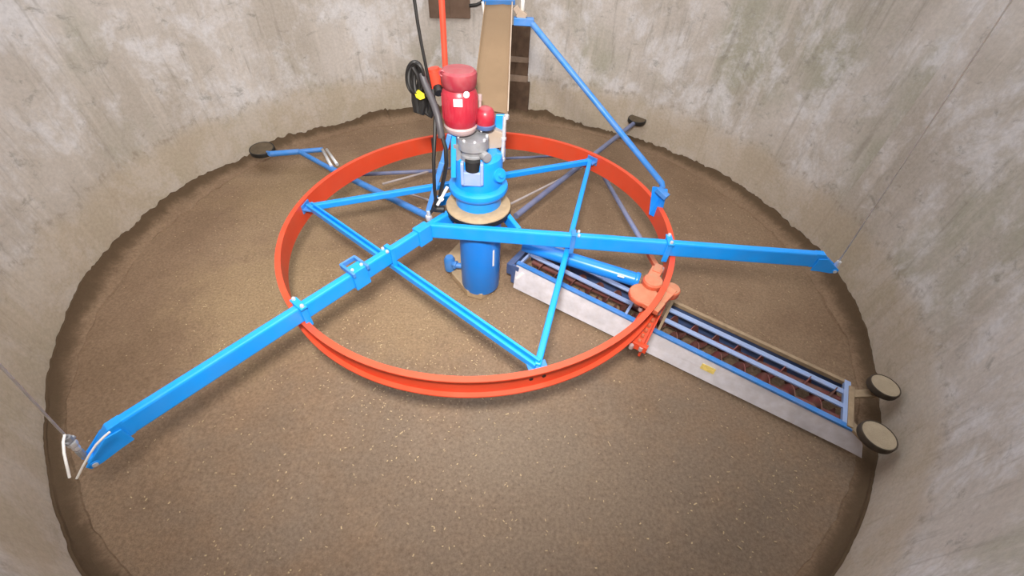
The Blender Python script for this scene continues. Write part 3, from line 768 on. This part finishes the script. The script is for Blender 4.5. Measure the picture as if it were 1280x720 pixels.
# studded hanger that follows the ring toward the plate
h0, h1 = atz(826, 372, .50), atz(795, 428, .42)
mb = MB()
hd = (h1-h0).normalized(); hs = V((-hd.y, hd.x, 0)).normalized()
mb.prism([h0+hs*.045, h0-hs*.055, h1-hs*.075, h1+hs*.055], (0,0,-.014))
mb.prism([h0+hs*.040, h1+hs*.050, h1+hs*.050-UZ*.10, h0+hs*.040-UZ*.10], hs*-.014)
mb.bar(h1-hs*.085-UZ*.015, h1+hs*.07-UZ*.015, .03, .05)
hg = put('ring_hanger', mb, ORANGE, SA, .003, 'orange studded hanger')
for k in range(9):
    q = along(h0, h1, .05+.115*k)
    for e in (-.035, .03):
        put('stud', bolt_mb(q+hs*(e-.02*k/9), UZ, .012, .022), ORDUST, hg)
for px, py in ((796,379.5), (801,386), (823,390.5), (795,418), (801,413), (829,337.5), (789,433), (801,436)):
    q = atz(px, py, .50 if py < 392 else .495-(py-372)/56*.08)
    put('bolt', MB().disc(q, UZ, .013, .030, 10), PALE, rb)
put('hanger_post', MB().bar(plate-UZ*.02-arr*.02, SP(1.245,.25,.18), .06, .05, (1,0,0)), ORDUST, SA, .004)
put('hanger_post', MB().bar(h1-UZ*.02, SP(1.19,.03,.12), .05, .03, (1,0,0)), ORANGE, SA, .004)

# guide wheels
def wheel(c, r, th, dust, label, tilt=(0,0,1), rub=None):
    ax = V(tilt).normalized()
    w = put('guide_wheel', MB().lathe(V(c)-ax*th/2, ax, [(.0005,.004),(r*.92,.004),(r*.92,th-.005),(r*.90,th-.001),(.0005,th+.002)], 44), dust, SA, 0, label)
    put('tyre', MB().lathe(V(c)-ax*th/2, ax, [(r*.90,0),(r*.96,0),(r,th*.15),(r,th*.85),(r*.98,th*1.0),(r*.94,th*1.05),(r*.905,th)], 44), rub or RUBBER, w, 0, 'dark rubber tyre')
    return w
WA_ = atz(1104, 484, .24); WB_ = atz(1096, 546, .24)
wheel(WA_, .080, .042, DUSTW, 'upper guide wheel at the outer end')
wheel(WB_, .088, .042, DUSTW, 'lower guide wheel at the outer end')
q = SP(2.49,.22,.15)
put('wheel_bracket', MB().bar(SP(2.49,.08,.155), SP(2.49,.39,.155), .03, .05).bar(SP(2.49,.34,.16), V((WA_.x,WA_.y,.17)), .05, .02).bar(SP(2.49,.12,.16), V((WB_.x,WB_.y,.17)), .05, .02).tube((WA_.x,WA_.y,.165),(WA_.x,WA_.y,.22),.018).tube((WB_.x,WB_.y,.165),(WB_.x,WB_.y,.22),.018), RAILM, SA, .003)
# far guide wheels on outriggers
WL_ = atz(328, 187.5, .20); WR_ = atz(796, 150.5, .27)
wheel(WL_, .118, .042, DUSTD, 'far left guide wheel', (0,-.12,1), BLACK)
wheel(WR_, .108, .045, DUSTD, 'far right guide wheel', (0,-.05,1), BLACK)
zl = .20
A_ = atz(338,192.5,zl); B_ = atz(374,189.5,zl); C_ = atz(404,187,zl); D_ = atz(417,213,zl); E_ = atz(443,228,zl); F_ = atz(536,271,zl)
F_ = E_+(F_-E_)*.995
put('outrigger', MB().tube(A_, B_, .028, 14).tube(B_, C_, .024, 14).tube(B_, D_, .024, 14).tube(D_-V((.03,-.025,0)), F_, .030, 14).tube(V((WL_.x,WL_.y,WL_.z-.02)), A_, .024, 12), BLUES, SA, 0, 'left outrigger with fork')
for e in (0, 9):
    put('tension_spring', MB().tube(atz(403+e*.6,187,zl+.03), atz(414.5+e*.8,208-e*.25,zl+.03), .015, 10), CHROME, SA, 0, 'bright tension spring')
zr = .27
put('outrigger', MB().tube(V((WR_.x,WR_.y,zr-.01)), atz(645,270,zr), .026, 14), BLUEG, SA, 0, 'right outrigger')
def rod(p, q, r, m_, z=.27, name='tie_rod', zq=None):
    put(name, MB().tube(atz(*p, z), atz(*q, zq or z), r, 10), m_, SA)
rod((452,218), (555,213), .018, BLUEG, .22)
rod((552,212), (632,198), .012, BLUEG, .22); 
rod((632,198), (738,193), .013, BLUEG, .22, 'tie_rod', .25)
rod((478,230), (552,210), .010, PALER, .22)
rod((492,236), (542,252), .009, PALER, .22)
rod((636,256), (738,205), .010, PALER, .25)
rod((742,199), (812,318), .019, BLUEG, .27, 'tie_rod', .40)
put('rod_end', MB().bar(atz(806,308,.38), atz(822,336,.44), .035, .03), ORDUST, SA, .003)

# ================================================================== chute
CT0 = [aty(590,134,.16), aty(635,142,.16)]; CT1 = [aty(606,3,.90), aty(640.5,3,.90)]
# straight sheet with side flanges, running on above the picture
dl = CT1[0]-CT0[0]; dr = CT1[1]-CT0[1]; K_ = 1.35
TL, TR = CT0[0]+dl*K_, CT0[1]+dr*K_
CH = thing('discharge_chute', V(((CT0[0].x+CT0[1].x)/2, .16, CT0[0].z)), 'tan dusty discharge chute rising from behind the red motor to the far wall', 'chute')
acr = (CT0[1]-CT0[0]).normalized(); nrm = acr.cross(dl).normalized()
if nrm.dot(CAM-CT0[0]) < 0: nrm = -nrm
def between(t0, t1, a): return t0+(t1-t0)*a
mid0, mid1 = between(CT0[0], CT0[1], .0), 0
put('chute_sheet', MB().prism([CT0[0], CT0[1], TR, TL], -nrm*.006), CHUTEM, CH)
for A, B, sg in ((CT0[0], TL, 1), (CT0[1], TR, -1)):
    put('side_flange', MB().prism([A-nrm*.006, B-nrm*.006, B+nrm*.022, A+nrm*.022], acr*(.007*sg)), CHUTEM if sg > 0 else CHUTEE, CH, .001)
b_l, b_r = aty(603,1,.89), aty(644,1,.89)
put('cross_bar', MB().bar(b_l-acr*.0, b_r, .03, .035, nrm), BLUES, CH, .003, 'blue cross bar')
hk = [aty(603,2,.86), aty(604.5,10,.86), aty(606,22,.87)]
put('tie_wire', MB().path(hk, .008, 8), WIRE, CH, 0, 'pale tie wire')
# foot that carries the chute on the machine
put('chute_foot', MB().bar(between(CT0[0], CT0[1], .5)+V((0,.02,-.02)), V((.05,.12,1.03)), .14, .02, (0,1,0)), CHUTEM, CH, .003)

# brace rod from the chute head down to the ring
CB = thing('chute_brace', atz(828,265,.60), 'thin blue brace rod slanting from the chute head down to the orange ring', 'brace')
p0 = aty(663,27,.86); p1 = atz(827.5, 229, .80)
put('brace_rod', MB().path([p0, p1, p1+V((.012,-.004,-.03))], .020, 14), BLUES, CB)
q0 = aty(642,26,.86); q1 = aty(667,27.5,.86)
put('head_bar', MB().bar(q0, q1, .05, .045), BLUES, CB, .004)
put('head_lug', MB().bar(aty(647,15,.87), aty(657,22,.87), .05, .05).bar(aty(644,8,.87), aty(650,18,.87), .03, .04), CHUTEE, CB, .004, 'stained pale lug')
put('hanger_rod', MB().tube(aty(652.5,22,.87), aty(655,-26,.87), .014, 10), WIRE, CB, 0, 'cream hanger rod')
# ring bracket
a = math.atan2(.10, 1.29); o_ = V((math.cos(a), math.sin(a), 0)); tt = V((-math.sin(a), math.cos(a), 0))
pts = [atz(818,233,.76), atz(834,236,.76), atz(834.5,247,.72), atz(831,250,.70), atz(825,274,.54), atz(813.5,268,.56)]
w0 = pts[0]
put('ring_bracket', MB().prism([p+o_*.004 for p in pts], o_*-.02), BLUE2, CB, .003)
put('bracket_ear', MB().bar(atz(822,236,.77), atz(834,247,.74), .05, .035), BLUES, CB, .004)

# ================================================================== cables
def cable_to_top(tip, px, py, ref_z):
    q = atz(px, py, ref_z); d = q-tip; return tip + d*((5.1-tip.z)/d.z)
cl_ = V((tipL.x, tipL.y, tipL.z))
CL = thing('suspension_cable', cl_, 'thin steel suspension cable with turnbuckle and loose tails at the left arm tip', 'cable', 'suspension cables')
qa = atz(87, 540, .80); qa_dir = (qa-cl_)
topL = cable_to_top(cl_, 40, 500, .93)
def cpt(t): return cl_+(topL-cl_)*t
def t_at(px, py):
    best = (1e9, 0)
    for k in range(2000):
        t = k/2000*.3; w = cpt(t)-CAM; zc = w.dot(FWD); e = (640+FPX*w.dot(RGT)/zc-px)**2+(360-FPX*w.dot(UPV)/zc-py)**2
        if e < best[0]: best = (e, t)
    return best[1]
t1 = t_at(84, 540); t2 = t_at(97, 550); t3 = t_at(103, 557)
put('wire_rope', MB().tube(cpt(t1*.98), topL, .0045, 8), WIRE, CL)
cdv = (topL-cl_).normalized()
put('cable_clamp', MB().disc(cpt(t_at(90,544)), cdv, .013, .025, 10).disc(cpt(t_at(92,546)), cdv.cross(V((1,0,0))), .010, .035, 10), GREY, CL, 0, 'grey cable clamp')
put('cable_clamp', MB().disc(cpt(t2*1.03), cdv, .016, .022, 6).disc(cpt(t_at(101,554)), cdv, .012, .022, 6), CHROME, CL, 0, 'bright clamp nut')
put('turnbuckle', MB().tube(cl_, cpt(t_at(86,541)), .006, 10).disc(cpt(t_at(107,560)), cdv, .012, .04, 8), GREY, CL)
for pts in ([(81,543),(79,552),(80,566),(83,580),(87,597)], [(137,540),(130,546),(120,556),(112,568),(104,582),(96,598)]):
    P_ = [atz(x, y, (.74,.73,.71,.68,.63,.58)[i]) for i, (x, y) in enumerate(pts)]
    put('cable_tail', MB().path(P_, .0042, 8), WIRE, CL, 0, 'loose pale cable tail')
cr_ = V((tipR.x, tipR.y, tipR.z))
CRt = thing('suspension_cable', cr_, 'thin pale suspension cable rising straight from the right arm tip', 'cable', 'suspension cables')
topR = cable_to_top(cr_, 1165, 150, 1.58)
put('wire_rope', MB().tube(cr_+V((0,0,.02)), topR, .0035, 8), WIRE, CRt)
put('cable_eye', MB().disc(cr_+V((.0,0,.02)), (0,0,1), .014, .05, 10), CHROME, CRt, 0, 'steel cable eye')

# orange pole beside the motor
pb = aty(557, 92, .12); ptop = aty(552, 0, .12)
pd = (ptop-pb); ptop2 = pb + pd*3.0
HP = thing('hanging_pole', pb, 'slim orange-red pole rising straight up from behind the red motor', 'pole')
put('pole', MB().tube(pb-V((0,0,.05)), ptop2, .0155, 16), POLE, HP)
put('pole_foot', MB().bar(pb-V((0,0,.07)), V((-.05,.10,1.12)), .05, .02, (0,1,0)).disc(pb-V((0,0,.05)), pd, .024, .04, 12), POLE, HP, .003)

# power cable with coil, plug and tag
yk = .10
c_ = aty(521, 96, yk)
PC = thing('power_cable', aty(545,262,-.1), 'black power cable with a coil and red plug hanging left of the motor', 'cable')
top = aty(518, 0, yk); up_ = (top-aty(532,85,yk)); 
put('cable_run', MB().path([aty(518,0,yk)+up_*2.4, aty(518,0,yk), aty(522,28,yk), aty(527,56,yk), aty(533,86,yk), aty(538,110,yk)], .0085, 10), BLACK, PC)
coil = MB()
for j in range(13):
    pts = []; rj = random.Random(j)
    ax_, ay_ = 2.5+rj.random()*8.0, 12+rj.random()*8; cx = 520.5+rj.uniform(-2.0,2.0); cy = 98+rj.uniform(-1.5,2.5)
    for k in range(28):
        a = 2*PI*k/28
        pts.append(aty(cx+ax_*math.cos(a), cy+ay_*math.sin(a), yk-.04+.006*j+.01*math.sin(a*2+j)))
    coil.path(pts, .0105, 8, closed=True)
coil.path([aty(516,84,yk-.05), aty(521,92,yk-.055), aty(524,103,yk-.05), aty(524,113,yk-.03)], .011, 8)
put('cable_coil', coil, BLACK, PC, 0, 'glossy black cable coil')
put('coil_tail', MB().path([aty(520,112,yk), aty(520,126,yk), aty(522,138,yk), aty(526,140,yk), aty(528,130,yk), aty(527,116,yk)], .026, 10).path([aty(526,112,yk+.02), aty(529,126,yk+.02), aty(532,139,yk+.02), aty(537,143,yk+.02), aty(540,134,yk+.02), aty(538,120,yk+.02)], .026, 10), BLACK, PC)
put('hose', MB().path([aty(527,92,yk-.03), aty(531,104,yk-.05), aty(537,118,yk-.08), aty(543,132,-.03), aty(547.5,146,-.07), aty(550,160,-.09), aty(552,172,-.10)], .020, 12), HOSE, PC, 0, 'dark grey cable sleeve')
put('cable_drop', MB().path([aty(541,112,yk-.02), aty(544,140,0), aty(543.5,170,-.06), aty(542,200,-.12), aty(543,235,-.13), aty(545,258,-.12)], .0105, 10), BLACK, PC)
put('cable_drop', MB().path([aty(552,168,-.10), aty(557,185,-.13), aty(558,205,-.14), aty(556,217,-.13), aty(551,240,-.125), aty(548,256,-.12)], .012, 10), BLACK, PC)
pa, pb_ = aty(542,88,yk+.06), aty(547,107,yk+.06)
put('plug', MB().tube(pa, pb_, .046, 22).tube(pa, pa+(pa-pb_)*.15, .034, 18).tube(pb_, pb_+(pb_-pa)*.12, .051, 22), REDPL, PC, 0, 'red plug')
put('plug_cap', MB().disc(aty(548,113,yk+.01), (.3,-.8,-.5), .028, .04, 18), BLACK, PC)
g0 = aty(525,119,yk-.06)
put('tag', MB().prism([aty(518,116,yk-.05), aty(523,114,yk-.06), aty(530,119,yk-.06), aty(531,123,yk-.06), aty(525,125,yk-.06), aty(520,122,yk-.05)], (0,.012,.004)), YELLOW, PC, .001, 'yellow tag')

# ================================================================== light
W = bpy.data.worlds.new('World'); S.world = W; W.use_nodes = True
bg = W.node_tree.nodes['Background']; bg.inputs[0].default_value = (.93,.955,1.0,1); bg.inputs[1].default_value = 3.05
def area(name, loc, target, size, power, rgb, shape='DISK'):
    l = bpy.data.lights.new(name, 'AREA'); l.shape = shape; l.size = size; l.energy = power; l.color = rgb
    o = bpy.data.objects.new(name, l); COL.objects.link(o); o.location = loc
    o.rotation_euler = (V(target)-V(loc)).to_track_quat('-Z', 'Y').to_euler()
    return o
def spot(name, loc, target, power, rgb, ang, blend, r):
    l = bpy.data.lights.new(name, 'SPOT'); l.energy = power; l.color = rgb; l.spot_size = math.radians(ang); l.spot_blend = blend; l.shadow_soft_size = r
    o = bpy.data.objects.new(name, l); COL.objects.link(o); o.location = loc
    o.rotation_euler = (V(target)-V(loc)).to_track_quat('-Z', 'Y').to_euler()
# the photographer's hand lamp, held up by the hatch
spot('hand_lamp', (.05,-2.25,2.75), (-.35,.5,.4), 690, (1.0,.95,.90), 104, 1.0, .16)
S.view_settings.view_transform = 'Standard'; S.view_settings.look = 'None'
S.view_settings.exposure = 0.0; S.view_settings.gamma = 1.0; S.view_settings.use_curve_mapping = False
